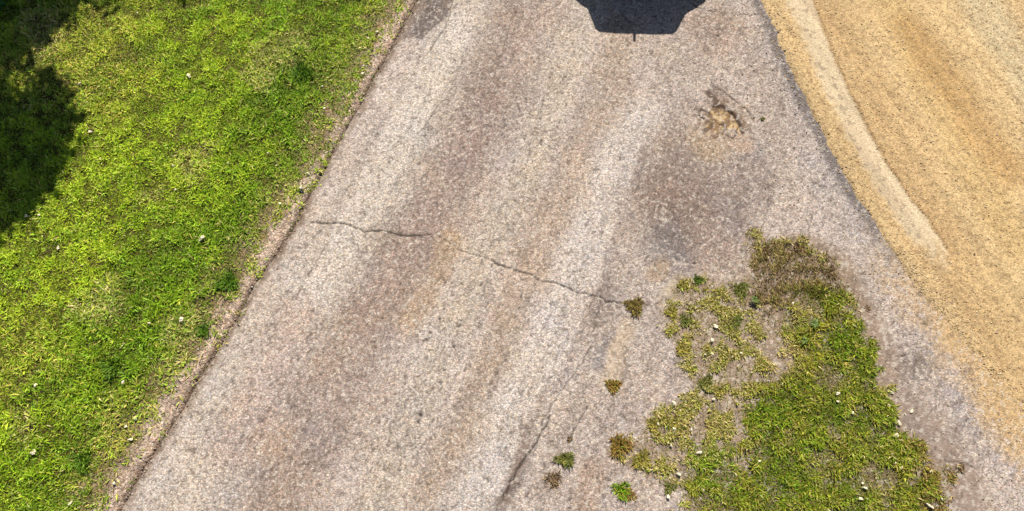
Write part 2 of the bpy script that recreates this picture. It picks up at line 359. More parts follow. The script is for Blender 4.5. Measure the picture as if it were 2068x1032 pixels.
B((1-sm(.0, .03, np.abs(x-br-.018)))*endm*.45, (168,130,86))  # rut's shadow painted as a thin darker line along its right edge
B(sm(.58, .70, fbm(x, y, 24, 2, 17))*(1-band)*.35, (164,130,90)); B(sm(.42, .28, fbm(x, y, 30, 2, 117))*(1-band)*.3, (236,206,152)); B(sm(.66, .74, fbm(x, y, 34, 2, 118))*(1-band)*.4, (150,120,90), .3)
B(((x > bl) & (x < br-.1))*endm*(fbm(x, y, 20, 2, 18) > .66)*.5, (150,132,112))
col *= (1+(fbm(x, y, 2.5, 4, 19)-.5)*.12)[:, None]; col *= (1+(fbm(ac*16, al*.35, 1, 4, 20)-.5)*.36)[:, None]
lowe = (1-sm(-.1, .32, u))*(1-sm(1.2, 2.9, y)); B(lowe*.95*sm(.38, .62, fbm(x, y, 22, 3, 209)+lowe*.12), (188,168,146))
lump = fbm(x, y, 7, 4, 22)
z = -.03+(.05-.014*(1-sm(1.0, 2.6, y)))*sm(-.05, .10+.25*(1-sm(1.0, 2.6, y)), u+(lump-.5)*(.06+.25*(1-sm(1.0, 2.4, y)))+(fbm(x, y, 26, 2, 23)-.5)*(.02+.12*(1-sm(1.0, 2.5, y))))+(lump-.5)*.010*(1-band)-.012*band
z += .006*np.exp(-((x-br-.05)/.05)**2)*endm + (fbm(ac*9, al*.6, 1, 3, 24)-.5)*.014 + (fbm(x, y, 28, 2, 25)-.5)*.007*(1-band)
GZ = (ax.copy(), ay.copy(), z.reshape(len(ax), len(ay)))
def gravel_z(u, y):
    i = np.searchsorted(GZ[0], u).clip(0, len(GZ[0])-1); j = np.searchsorted(GZ[1], y).clip(0, len(GZ[1])-1)
    return np.maximum(GZ[2][i, j], 0.0)
F = grid_faces(len(ax), len(ay))
tag(mesh_np('gravel_road', np.stack([x, y, z], 1), F, M_GRAV, {'col': np.concatenate([np.clip(col, .004, .9), alp[:, None]], 1)}, smooth=True), kind='structure')
# ------------------------------------------------------------------ lawn soil and the far ground
ax = axis(-6.0, .6, .02, -50, .75); ay = axis(-.5, 6.4, .025, -60, 90)
U, Y = np.meshgrid(ax, ay, indexing='ij'); u, y = U.ravel(), Y.ravel(); x = XL(y)+u
alp = np.ones(len(x)); col = np.tile(alb(96,94,36), (len(x), 1)); dg = x-XG(y)
pn = fbm(x, y, 6, 3, 30); ed = sm(-.55, -.05, dg+(pn-.5)*.5)
B(ed*.9, (170,150,116)); B(sm(-.14, .0, dg+(pn-.5)*.3), (212,190,168), .3)
du = x-XL(y)
B((1-sm(.0, .09, np.abs(du+.03+(pn-.5)*.08)))*.85, (136,114,95), .7)
B(sm(.62, .72, fbm(x, y, 19, 2, 31))*.35, (130,106,84))
z = -.008+.05*sm(.0, -1.2, dg)+(pn-.5)*.02-.045*sm(-.06, .0, du)-.2*sm(.1, .4, du)
z -= .012*np.exp(-((du+.03)/.03)**2)
col = col*(1+(fbm(x, y, 3, 3, 32)-.5)*.25)[:, None]
tag(mesh_np('lawn_ground', np.stack([x, y, z], 1), grid_faces(len(ax), len(ay)), M_SOIL, {'col': np.clip(col, .004, .9)}, smooth=True), kind='structure')
def soil_z(x, y):
    dg = x-XG(y); return -.008+.05*sm(.0, -1.2, dg)+(fbm(x, y, 6, 3, 30)-.5)*.02
g = 400.0
mf, t, p = mat('far_field')
nz = N(t, 'ShaderNodeTexNoise'); nz.inputs['Scale'].default_value = .6; nz.inputs['Detail'].default_value = 9
cr = N(t, 'ShaderNodeValToRGB'); cr.color_ramp.elements[0].position = .35; cr.color_ramp.elements[1].position = .7
cr.color_ramp.elements[0].color = (.06, .075, .015, 1); cr.color_ramp.elements[1].color = (.15, .14, .04, 1)
tc = N(t, 'ShaderNodeTexCoord'); t.links.new(tc.outputs['Object'], nz.inputs['Vector']); t.links.new(nz.outputs['Fac'], cr.inputs[0]); t.links.new(cr.outputs[0], p.inputs['Base Color']); p.inputs['Roughness'].default_value = 1
tag(mesh_np('ground', np.array([(-g,-g,-.25),(g,-g,-.25),(g,g,-.25),(-g,g,-.25)], float), np.array([[0,1,2,3]]), mf), kind='structure')
# ------------------------------------------------------------------ blades of grass
def blades(name, x, y, z0, L, wd, lean, col, parent=None, azim=None, curl=.5):
    n = len(x); a = RNG.random(n)*2*math.pi if azim is None else azim
    dx, dy = np.cos(a), np.sin(a); px, py = -dy, dx
    l = np.clip(lean, .05, 1.5)                                   # angle from vertical at the base
    r1 = L*.55*np.sin(l); h1 = L*.55*np.cos(l); l2 = np.clip(l+curl*(.4+RNG.random(n)), 0, 1.75)
    r2 = r1+L*.45*np.sin(l2); h2 = h1+L*.45*np.cos(l2); h2 = np.maximum(h2, .004)
    tw = (RNG.random(n)-.5)*.9*wd
    V = np.empty((n, 5, 3))
    V[:, 0] = np.stack([x-px*wd*.35, y-py*wd*.35, z0], 1); V[:, 1] = np.stack([x+px*wd*.35, y+py*wd*.35, z0], 1)
    V[:, 2] = np.stack([x+dx*r1+px*wd*.5, y+dy*r1+py*wd*.5, z0+h1+tw], 1); V[:, 3] = np.stack([x+dx*r1-px*wd*.5, y+dy*r1-py*wd*.5, z0+h1-tw], 1)
    V[:, 4] = np.stack([x+dx*r2, y+dy*r2, z0+h2], 1)
    b = (np.arange(n)*5)[:, None]
    loops = np.concatenate([b+0, b+1, b+2, b+3, b+3, b+2, b+4], 1).ravel()
    fs = np.tile([4, 3], n)
    c = np.repeat(col[:, None, :], 5, 1).reshape(-1, 3)
    return mesh_np(name, V.reshape(-1, 3), loops, M_BLADE, {'col': np.clip(c, .003, .8)}, parent, fsize=fs)
def mixcol(n, table, coh=0.0):
    """table of (weight array, rgb)"""
    w = np.stack([np.broadcast_to(t[0], (n,)) for t in table], 1); w = np.clip(w, 0, None); w = w/w.sum(1, keepdims=True)
    r = RNG.random(n)[:, None]; k = (np.cumsum(w, 1) < r).sum(1).clip(0, len(table)-1)
    A = np.array([alb(*t[1]) for t in table])
    base = A[k]*(1-coh)+(w @ A)*coh
    return base*(1+(RNG.random((n, 1))-.5)*.5)*(1+(RNG.random((n, 3))-.5)*.12)
GB = 1.98
n = 470000
yy = RNG.random(n)*8.2-.9; uu = -RNG.random(n)**1.0*6.4
x = XG(yy)+.20+uu; y = yy
ok = (x > -7.6) & (x < XL(yy)+.01)
x, y = x[ok], y[ok]
dg = XG(y)-x; pn = fbm(x, y, 5, 3, 40); p2 = fbm(x, y, 11, 3, 43)
dens = np.clip(.30+.8*sm(-.04, .6, dg+(pn-.5)*.75), 0, 1)*(.45+.75*sm(.32, .55, p2))
dens *= np.maximum(sm(-.10, .06, dg+(p2-.5)*.6), .30*(fbm(x, y, 7, 3, 401) > .54))
bare = sm(.66, .74, fbm(x*1.0, y, 3.2, 3, 47)); dens *= 1-.45*bare
ok = RNG.random(len(x)) < dens; x, y, dg = x[ok], y[ok], dg[ok]
n = len(x)
LDx = (x*.77+y*.64); LDy = (-x*.64+y*.77); wd_ = fbm(LDx*1.3, LDy*4.2, 1, 4, 251); hc = fbm(x, y, 9, 3, 257); wa = fbm(x, y, .9, 3, 52); wb = fbm(x, y, 3.0, 3, 55); wc = fbm(x, y, 7, 2, 58)
def zone(pts, r):
    m = np.zeros(n)
    for px, py, s in pts:
        cx, cy = G(px, py); m = np.maximum(m, 1-sm(r*s*.3, r*s, np.hypot(x-cx, y-cy)+(wb-.5)*.5))
    return m
zd = zone([(610,160,1.1),(560,250,1),(480,300,.8),(380,530,.8),(440,440,.9),(290,590,1),(230,730,1.1),(150,800,1.1),(60,900,1),(120,960,1),(430,570,.5),(340,660,.8),(500,215,.6),(260,680,1)], .75)
zy = zone([(130,130,1.2),(60,110,.8),(220,60,.9),(240,170,.9),(150,60,.7),(20,740,.8),(230,900,.6)], .9)
zb = zone([(60,600,1.5),(100,560,1),(200,420,1.2),(20,680,1),(330,230,1.2),(250,330,1.2),(420,100,1),(30,900,.8)], .9)
zs = zone([(560,120,.5),(590,90,.35),(540,150,.4),(530,170,.3),(400,330,.4),(300,400,.3),(100,60,.6),(210,620,.4),(380,680,.4),(50,860,.3)], .7)
el = 1-sm(.1, .75, dg+(wb-.5)*.4)
belt = sm(1.5, .5, dg+(wb-.5)*1.2)*(1-el); dk = sm(.47, .60, wd_)+.55*belt; lt = sm(.52, .36, wd_)
T = [(.40+.9*zb+.4*(wa>.5)-.3*el+.9*lt-.5*dk, (162,178,38)), (.60+.6*wb-.2*zd, (130,164,28)), (.22+.95*zd+.5*sm(.5,.7,wb)+.5*dk, (112,148,22)), (.08+.35*zd+.45*dk+.5*sm(.5,.3,hc), (64,92,16)), (.25*dk, (120,112,30)),
     (.16+.9*zy+.2*zs+.35*el, (196,174,92)), (.07+1.2*zs+.8*el*.5, (206,184,136)), (.06+.25*el, (120,104,52)), (.05, (150,200,70)), (.3*el, (126,132,52)), (.16, (122,124,36))]
col = mixcol(n, T, .40)*GB
L = .026+.036*RNG.random(n)**1.3; L *= (1+.4*zd)*(.65+.8*sm(.35, .65, hc)); col = col*(.82+.36*sm(.35, .65, hc))[:, None]  # shading between clumps put into blade colour: tall ones lighter, low ones darker
az = np.where(RNG.random(n) < .55, RNG.normal(.9, .8, n), RNG.random(n)*2*math.pi)
o = blades('lawn_grass', x, y, soil_z(x, y)-.004, L, .006+.0075*RNG.random(n), .42+RNG.random(n)*.85, col, azim=az)
tag(o, 'sunlit mown green and yellow grass of the lawn left of the lane', 'grass', kind='stuff')
print('lawn blades', n)
# grass of the green patch between the two roads
n = 300000
q = PATCH; x = q[:, 0].min()-.2+RNG.random(n)*(np.ptp(q[:, 0])+.4); y = q[:, 1].min()-.2+RNG.random(n)*(np.ptp(q[:, 1])+.4)
jx = (fbm(x, y, 6, 3, 61)-.5)*.3; sdp = sdpoly(x+jx, y+jx, PATCH, .8); sdd = sdpoly(x+jx, y-jx, DENSE, .8); j2 = (fbm(x, y, 9, 3, 301)-.5)*.5; sdr = sdpoly(x+jx+j2, y+j2, DRY, .8)-.04
cl = fbm(x, y, 10, 3, 63); cl2 = fbm(x, y, 4.5, 3, 66)
dn = sm(-.12, .12, sdd); dr = sm(-.16, .16, sdr)
dens = sm(-.05, .04, sdp)*((.9*sm(.45, .64, cl)+.08)*(1-dn)*.75*(1-dr*.6)+dn*(.38+.8*sm(.42, .54, cl2*.45+cl*.55))+dr*.14)
ok = RNG.random(n) < dens; x, y, dn, dr, cl, cl2 = [a[ok] for a in (x, y, dn, dr, cl, cl2)]; n = len(x)
def wz(pts):
    m = np.zeros(n)
    for px, py, r in pts:
        cx_, cy_ = G(px, py); m = np.maximum(m, 1-sm(r*.3, r, np.hypot(x-cx_, y-cy_)+(cl-.5)*.35))
    return m
zst = wz([(1765,975,.3),(1590,880,.12),(1655,940,.2),(1700,770,.15),(1610,640,.3),(1580,720,.35),(1700,620,.15),(1440,1010,.15),(1690,880,.15),(1860,940,.2)])
zgr = wz([(1715,700,.4),(1560,840,.35),(1440,950,.4),(1730,1010,.25),(1640,900,.3),(1780,760,.2),(1700,840,.3),(1590,960,.4),(1800,870,.2)])
zru = wz([(1890,960,.35),(1870,920,.25),(1900,1020,.3),(1840,900,.12),(1250,900,.2)])
ok = RNG.random(n) < 1-.62*zst*(1-zgr)-.35*zru; x, y, dn, dr, cl, cl2, zst, zgr, zru = [a_[ok] for a_ in (x, y, dn, dr, cl, cl2, zst, zgr, zru)]; n = len(x)
T = [(1.2*zst, (198,180,120)), (.9*zst, (160,140,84)), (1.3*zgr, (112,146,20)), (.6*zgr, (76,112,16)), (1.6*zru, (156,116,66)), (.8*zru, (120,90,52)),
     (.35+.3*dn-.3*dr, (150,148,42)), (.15+.75*dn*(cl2 > .45)-.2*dr, (118,146,26)), (.06+.45*dn*(cl2 > .5), (70,104,18)), (.45*dn, (160,160,44)), (.28*dn, (140,118,52)), (.15*dn, (92,74,38)), (.35*(1-dn)+.10, (176,160,92)), (.12+.9*dr, (158,130,92)), (.05+.4*dr, (110,86,60)), (.5*dr, (120,112,44)), (.10+.2*(1-dn), (200,182,136)), (.18, (124,112,44)), (.04+.06*dn, (160,182,60))]
col = mixcol(n, T, .30)*1.68
L = (.022+.042*RNG.random(n)**1.7+.04*dr*RNG.random(n))*(.7+(.5+.6*dn)*sm(.42, .62, cl)); col = col*(.75+.4*sm(.40, .6, cl))[:, None]  # shaded gaps painted into the blades, taller tufts lighter
az = np.where(dr > .4, RNG.normal(2.1, .5, n), RNG.random(n)*2*math.pi)
o = blades('patch_grass', x, y, np.full(n, -.004), L, .0055+.006*RNG.random(n), .25+RNG.random(n)*.95, col, azim=az)
tag(o, 'patchy green and straw coloured grass on the wedge between the asphalt lane and the gravel road', 'grass', kind='stuff')
print('patch blades', n)
# ------------------------------------------------------------------ loose stones too many to count
def stones(name, x, y, z, r, col, label):
    n = len(x)
    base = np.array([(1,0,0),(-1,0,0),(0,1,0),(0,-1,0),(0,0,1),(0,0,-1)], float)
    f = np.array([(0,2,4),(2,1,4),(1,3,4),(3,0,4),(2,0,5),(1,2,5),(3,1,5),(0,3,5)])
    s = (.6+.8*RNG.random((n, 6, 1)))*base[None]; s[:, :, 2] *= .6
    a = RNG.random(n)*6.283; c, sn = np.cos(a)[:, None], np.sin(a)[:, None]
    xx = s[:, :, 0]*c-s[:, :, 1]*sn; yyy = s[:, :, 0]*sn+s[:, :, 1]*c
    V = np.stack([xx*r[:, None]+x[:, None], yyy*r[:, None]+y[:, None], s[:, :, 2]*r[:, None]+z[:, None]], 2)
    FF = (f[None]+(np.arange(n)*6)[:, None, None]).reshape(-1, 3)
    c = np.repeat(col[:, None, :], 6, 1).reshape(-1, 3)
    o = mesh_np(name, V.reshape(-1, 3), FF, M_BLADE, {'col': np.clip(c, .003, .85)})
    o.data.materials[0] = M_STONE
    return tag(o, label, 'gravel', kind='stuff')
M_STONE, t, p = mat('loose_stone'); ca = N(t, 'ShaderNodeVertexColor', layer_name='col'); t.links.new(ca.outputs[0], p.inputs['Base Color']); p.inputs['Roughness'].default_value = .9
n = 34000
y = RNG.random(n)*7.6-.7; u = RNG.random(n)*5-.08; lw = (RNG.random(n) < .3) & (y < 2.6); u = np.where(lw, -.35+RNG.random(n)**.6*.75, u); x = XR(y)+u; ok = x < 7.4
inb = (x > XBL(y)) & (x < XBR(y)) & (y > 2.6); ok &= (~inb) | (RNG.random(n) < .12)
rid = np.exp(-((x-XBR(y)-.12)/.15)**2)+.8*np.exp(-((u-.15)/.15)**2)
ok &= RNG.random(n) < (.25+.55*fbm(x, y, 2, 3, 80)+.4*rid); x, y, u = x[ok], y[ok], u[ok]; n = len(x)
col = mixcol(n, [(1, (214,178,118)), (.6, (232,206,160)), (.35, (188,154,112)), (.03, (150,126,100)), (.2, (210,184,160))])
zz = gravel_z(u, y)+.001
stones('loose_gravel', x, y, zz, .005+.008*RNG.random(n)**2.5, col, 'loose tan gravel strewn over the sandy road at the right')
n = 9000
y = RNG.random(n)*7.4-.6; k = RNG.random(n)
x = np.where(k < .5, XL(y)-.25+RNG.random(n)*.3, XR(y)-RNG.random(n)**2*1.0)
j = k > .78; q = RNG.integers(0, len(PATCH), n); x = np.where(j, 1.6+RNG.random(n)*4.2, x)
sdp = sdpoly(x, y, PATCH, .5); ok = (~j) | (sdp > -.06); ok &= (k > .5) | (x < XL(y)+.02); ok &= RNG.random(n) < .62
x, y = x[ok], y[ok]; n = len(x)
col = mixcol(n, [(1, (188,166,146)), (.6, (222,206,184)), (.4, (140,120,104)), (.25, (104,88,78))])
stones('loose_grit', x, y, np.where(x < XL(y), -.010, .004), .004+.007*RNG.random(n)**2, col, 'small loose grit along the broken edges of the asphalt lane')
# ------------------------------------------------------------------ weeds: one object each
def weed(px, py, r, label, table, n=90, hgt=1.0, group='weeds growing out of the asphalt', squash=1.0, z=-.004):
    cx, cy = G(px, py)
    n = int(n*2.6); r *= .86
    a = RNG.random(n)*2*math.pi; rr = RNG.random(n)**.7*r*.75*(.7+.3*np.sin(a*3+px))
    x = np.cos(a)*rr; y = np.sin(a)*rr*squash
    az = a+RNG.normal(0, 1.1, n)
    L = r*(.20+.36*RNG.random(n)); lean = np.clip((.15+1.1*RNG.random(n))/hgt, .05, 1.4)
    col = mixcol(n, table, .25)*1.65
    o = blades('weed_tuft', x, y, np.full(n, z), L, .005+.006*RNG.random(n), lean, col, azim=az, curl=.7)
    o.location = (cx, cy, 0)
    return tag(o, label, 'weed', group)
OLV = [(1, (128,112,58)), (.7, (100,84,46)), (.5, (150,140,60)), (.4, (150,120,80))]
GRN = [(1, (112,122,50)), (.7, (82,100,40)), (.4, (160,150,80)), (.3, (130,110,70))]
RST = [(1, (146,110,58)), (.6, (160,140,50)), (.5, (110,76,44)), (.3, (110,130,40))]
YEL = [(1, (170,156,66)), (.7, (136,132,46)), (.4, (190,172,110)), (.3, (98,104,36))]
BRT = [(1, (120,158,24)), (.7, (84,130,20)), (.4, (170,176,60)), (.3, (150,90,50))]
BRN = [(1, (130,106,76)), (.6, (98,76,54)), (.4, (164,142,104))]
weed(1281,619,.165, 'olive brown rosette weed at the right end of the long crack across the lane', OLV, 190)
weed(1238,779,.13, 'small yellowish weed at the foot of the sandy streak on the lane', RST, 110)
weed(1142,928,.17, 'dull green weed on the asphalt near the bottom edge, above a brown one', GRN, 130, squash=.6)
weed(1118,968,.14, 'withered brown weed on the asphalt just below a dull green one', BRN, 80)
weed(1256,990,.15, 'bright green weed with rusty leaves close to the bottom edge left of the grass wedge', BRT, 120)
weed(1272,1000,.10, 'rust coloured weed leaning against a bright green one at the bottom edge', RST, 60)
weed(1252,900,.18, 'rust and olive bushy weed at the left tip of the grass wedge', RST, 190)
weed(1298,930,.16, 'yellow green weed between the rusty bushy weed and the grass wedge', YEL, 150)
weed(1320,860,.13, 'yellow green weed at the upper left corner of the lower grass', YEL, 110)
weed(1362,855,.13, 'pale green weed right of a yellow green one above the lower grass', YEL, 110)
weed(1409,566,.10, 'small dark green weed at the top left of the grass wedge', [(1, (70,96,30)), (.5, (110,124,40))], 90)
weed(1380,575,.11, 'yellow weed on the upper left corner of the grass wedge beside pale sand', YEL, 90)
weed(1356,632,.12, 'straw and green weed at the leftmost tip of the upper grass wedge', YEL, 110)
weed(1384,648,.12, 'bushy green weed just right of the leftmost tip of the upper grass wedge', GRN, 100)
weed(1378,705,.13, 'yellow green weed on the left rim of the grass wedge halfway down', YEL, 110)
weed(1425,775,.14, 'loose green weed low on the left rim of the sparse grass', GRN, 130)
weed(1452,790,.12, 'yellow green weed beside a loose green one low in the sparse grass', YEL, 110)
weed(1483,650,.14, 'upright green weed in the middle of the sparse grass', GRN, 120)
weed(1495,585,.15, 'olive weed in the upper sparse grass left of the dry brown grass', GRN, 130)
weed(1540,241,.06, 'tiny green sprig growing right of the pothole', GRN, 26, 1.4)
weed(1521,238,.04, 'tiny brown sprig between the pothole and the green one', BRN, 16)
weed(1150,886,.05, 'tiny withered sprig in the dark crack above the dull green weed', BRN, 22)
weed(1352,985,.10, 'small olive weed on bare dirt left of the dense lower grass', GRN, 70)
weed(1676,550,.12, 'brown withered tuft at the upper right rim of the dry grass', BRN, 80)
weed(1548,505,.12, 'brown upright tuft at the top left of the dry grass', BRN, 90, 1.4)
weed(1612,500,.12, 'dark brown upright tuft at the top of the dry grass', BRN, 90, 1.4)
weed(1752,622,.07, 'small grey brown sprig on the dusty asphalt right of the grass wedge', BRN, 30)
weed(1745,552,.05, 'tiny grey brown sprig above the other one right of the grass wedge', BRN, 24)
weed(1940,945,.09, 'thin brown runner of dry weed at the lower right tip of the grass wedge', BRN, 40)
LVS = [(1, (84,120,22)), (.6, (60,94,18)), (.5, (120,146,40))]
weed(462,570,.20, 'dark green bushy weed in the lawn close to the sandy verge', LVS, 150, 1.4, None, 1, .0)
weed(612,152,.24, 'big dark green clump of clover in the upper lawn near the lane', LVS, 220, 1.4, None, 1, .03)
weed(232,742,.20, 'dark green clump in the lower lawn left of the thin verge', LVS, 160, 1.4, None, 1, .03)
weed(168,930,.20, 'dark green weed on the brown bare strip at the bottom of the lawn', LVS, 140, 1.4, None, 1, .01)
weed(412,668,.14, 'small green weed on the verge below the bushy dark one', LVS, 80, 1.4, None, 1, .0)
# broadleaf seedling in the grass: a stem and leaves
def seedling(px, py, r, label, rgb, nl=6):
    cx, cy = G(px, py)
    root = bpy.data.objects.new('leafy_seedling', None); C.objects.link(root); root.location = (cx, cy, 0); r *= .62
    tag(root, label, 'plant', 'broadleaf plants in the grass')
    bm = bmesh.new(); bmesh.ops.create_cone(bm, segments=6, radius1=.004, radius2=.003, depth=.06, cap_ends=True); bmesh.ops.translate(bm, verts=bm.verts, vec=(0, 0, .03))
    me = bpy.data.meshes.new('stem'); bm.to_mesh(me); bm.free(); me.materials.append(M_STEM); s = bpy.data.objects.new('stem', me); C.objects.link(s); s.parent = root
    for k in range(nl):
        a = k*2*math.pi/nl+random.uniform(-.2, .2); l = r*random.uniform(.8, 1.2); w = l*.36
        bm = bmesh.new(); rows = []
        for i in range(6):
            t_ = i/5; ww = w*math.sin(math.pi*min(.98, t_*.93+.05))**.8; h = .05+.02*math.sin(t_*2.6)-.012*t_
            rows.append([bm.verts.new((t_*l, s_*ww*.5, h+(.006 if s_ else 0))) for s_ in (-1, 0, 1)])
        for i in range(5):
            for j in range(2): bm.faces.new((rows[i][j], rows[i+1][j], rows[i+1][j+1], rows[i][j+1]))
        bmesh.ops.rotate(bm, verts=bm.verts, cent=(0, 0, 0), matrix=__import__('mathutils').Matrix.Rotation(a, 3, 'Z'))
        me = bpy.data.meshes.new('leaf'); bm.to_mesh(me); bm.free(); me.materials.append(M_SEED); o = bpy.data.objects.new('leaf', me); C.objects.link(o); o.parent = root
M_STEM = plain('green_stem', (.1, .14, .03)); M_SEED = plain('pale_green_leaf', tuple(alb(112,134,60)), .6, var=.2, scale=30)
seedling(1521,608,.09, 'pale green broadleaf seedling standing left of the dry brown grass', None, 7)
seedling(1640,655,.10, 'grey green broadleaf plant in the upper dense grass of the wedge', None, 8)
seedling(1620,690,.09, 'grey green broadleaf plant just below the other one in the dense grass', None, 6)
# ------------------------------------------------------------------ single pebbles
def pebble(px, py, r, label, m=None, z=0.0, group='pale pebbles lying on the ground', name='pebble', cat='stone', flat=.6):
    r *= 1.25 if z > .05 else 1.0
    bm = bmesh.new(); r *= .74; bmesh.ops.create_icosphere(bm, subdivisions=2, radius=1)
    sx, sy = random.uniform(.8, 1.45), random.uniform(.55, 1.05); off = Vector((random.random()*50, random.random()*50, random.random()*50))
    from mathutils import noise
    for v in bm.verts:
        k = 1+.75*noise.noise(v.co*1.2+off)+.3*noise.noise(v.co*2.6+off); v.co = Vector((v.co.x*sx*k, v.co.y*sy*k, v.co.z*flat*k))*r
    me = bpy.data.meshes.new(name); bm.to_mesh(me); bm.free()
    me.materials.append(m or M_PEB); o = bpy.data.objects.new(name, me); C.objects.link(o)
    cx, cy = G(px, py); o.location = (cx, cy, z+r*flat*.6); o.rotation_euler = (random.uniform(-.3, .3), random.uniform(-.3, .3), random.uniform(0, 6.28))
    return tag(o, label, cat, group)
LAWN = [(387,160,.026,'pale pebble alone in the lawn near the top, left of the dark clump'),(168,175,.018,'tiny pale pebble in the lawn just outside the tree shadow'),(189,272,.019,'tiny white pebble in the lawn right of the tree shadow'),
 (355,340,.014,'tiny pale pebble in the open lawn between tree shadow and verge'),(414,486,.030,'bright white pebble in the middle of the lawn, the biggest on the grass'),(62,441,.022,'white pebble at the lower tip of the tree shadow'),(86,439,.013,None),(125,505,.016,None),(283,33,.013,None),(466,335,.014,None),(360,388,.014,None),
 (654,181,.017,'pale pebble at the lower right side of the dark clover clump'),(658,225,.017,None),(545,315,.016,'pale pebble in dark lawn grass upper left of the white topped stone'),(81,781,.022,'cream pebble near the left edge in the lower lawn'),(256,774,.020,'pale pebble in dark lawn grass above the lower verge pebbles'),(76,914,.022,'cream pebble in bright grass at the lower left corner'),(308,656,.020,'pale pebble in the thin lower lawn left of another near the verge'),(372,648,.022,'pale pebble on bare dirt of the thin lawn near the verge')]
VERGE = [(763,65,.019,None),(744,79,.018,None),(735,134,.014,None),(732,150,.018,None),(718,170,.018,None),(623,352,.022,'white pebble at the grass edge just above the one with a dark shadow below'),(608,380,.030,'white topped stone lying on the sandy verge by the lane'),(566,412,.020,'pale pebble in the grass edge just below the white topped stone'),
 (275,846,.024,'white pebble in the sparse lower verge, above two cream ones'),(256,862,.022,'left one of two cream pebbles at the lower verge'),(266,888,.022,'lower one of two cream pebbles at the lower verge'),(232,976,.020,'small pale pebble on the verge near the bottom edge'),(145,1015,.026,'cream pebble at the bottom edge of the lawn')]
WEDGE = [(1444,660,.026,'cream pebble uppermost in the sparse grass of the wedge'),(1437,688,.026,'cream pebble right below the uppermost one in the sparse grass'),(1437,716,.026,'larger of two side by side cream pebbles in the sparse grass'),(1423,717,.020,'smaller of two side by side cream pebbles in the sparse grass'),(1495,714,.022,'cream pebble right of the side by side pair in the sparse grass'),(1440,807,.022,'cream pebble alone on bare ground between the upper and lower sparse grass'),(1360,815,.028,'cream pebble on bare asphalt above the lower weeds'),(1361,867,.026,'cream pebble between the two yellow green weeds of the lower wedge'),(1328,857,.022,'cream pebble in the leftmost yellow green weed of the lower wedge'),
 (1411,914,.030,'largest cream pebble in the dirt above the dense lower grass'),(1370,958,.024,'cream pebble in dirt just below and left of the largest cream one'),(1354,900,.018,None),(1349,1003,.022,'cream pebble near the bottom edge right of the bright green weed'),(1395,868,.020,None),(1532,932,.022,'cream pebble in the notch of the dense lower grass'),(1600,614,.018,None),(1690,795,.028,'white pebble in a dark gap of the dense grass'),(1690,812,.020,'tan pebble just below the white one in a dark gap of grass'),
 (1793,819,.022,'white pebble at the very rim of the wedge beside the dusty asphalt'),(1813,855,.022,None),(1807,880,.026,'white pebble in the grass at the right rim of the wedge'),(1720,834,.022,'greenish pebble in dense grass right of the dark gap'),(1800,916,.028,'cream pebble on brown dirt low at the right rim of the wedge'),(1804,935,.022,None),(1818,945,.024,None),(1832,935,.018,None),(1878,952,.018,None),(1745,986,.026,'cream pebble in pale straw low in the dense grass'),(1736,1008,.026,None),(1874,1021,.032,'cream pebble at the bottom edge near the right tip of the wedge'),(1899,1008,.018,None),(1740,976,.018,None),(1538,738,.014,None),(1420,990,.016,None)]
ROADP = [(1798,792,.028,'pale flat pebble on the dusty asphalt right of the grass wedge'),(1840,831,.022,'round white pebble alone on the dusty asphalt right of the grass wedge'),(1827,836,.014,'tiny pale pebble left of the round white one on the dusty asphalt'),(1452,1000,.02,'pale pebble among the lower wedge grass near the bottom edge'),(1706,480,.012,'tiny pebble on the asphalt above the dry grass'),(1715,342,.018,'tan pebble in the gravel berm along the lane'),(1965,515,.018,'dark reddish pebble alone on the gravel road')]
for px, py, r, l in LAWN: pebble(px, py, r, l or 'small pale pebble half hidden in the lawn grass', z=.066, group=None if l else 'small pebbles in the lawn')
for px, py, r, l in VERGE: pebble(px, py, r, l or 'small pale pebble on the thin grass verge beside the lane', z=.012, group=None if l else 'small pebbles along the verge')
for px, py, r, l in WEDGE: pebble(px, py, r, l or 'small cream pebble in the grass wedge between the roads', z=.02, group=None if l else 'small pebbles in the grass wedge')
for i, (px, py, r, l) in enumerate(ROADP): pebble(px, py, r, l, m=(None, None, None, None, M_PEB2, M_PEB2, plain('reddish_stone', (.16,.09,.06)))[i], z=.004 if i < 5 else .02, group=None)
pebble(1464,258,.042, 'rounded lump of asphalt lying inside the pothole', M_CHUNK, -.03, None, 'asphalt_lump', 'asphalt lump', .5)
pebble(1418,232,.050, 'lump of asphalt broken off at the left rim of the pothole', M_CHUNK, -.02, None, 'asphalt_lump', 'asphalt lump', .4)
pebble(1487,272,.036, 'lump of asphalt at the lower right rim of the pothole', M_CHUNK, -.02, None, 'asphalt_lump', 'asphalt lump', .4)
pebble(1455,268,.026, 'small lump of asphalt below the rounded one in the pothole', M_CHUNK, -.02, None, 'asphalt_lump', 'asphalt lump', .5)
pebble(609,386,.03, 'black clod added for the shade under the white topped stone on the sandy verge', plain('shadow_black', (.02,.018,.016)), -.005, None, 'shadow_lump', 'shadow_lump', .5)  # black lump added in place of the stone's shadow
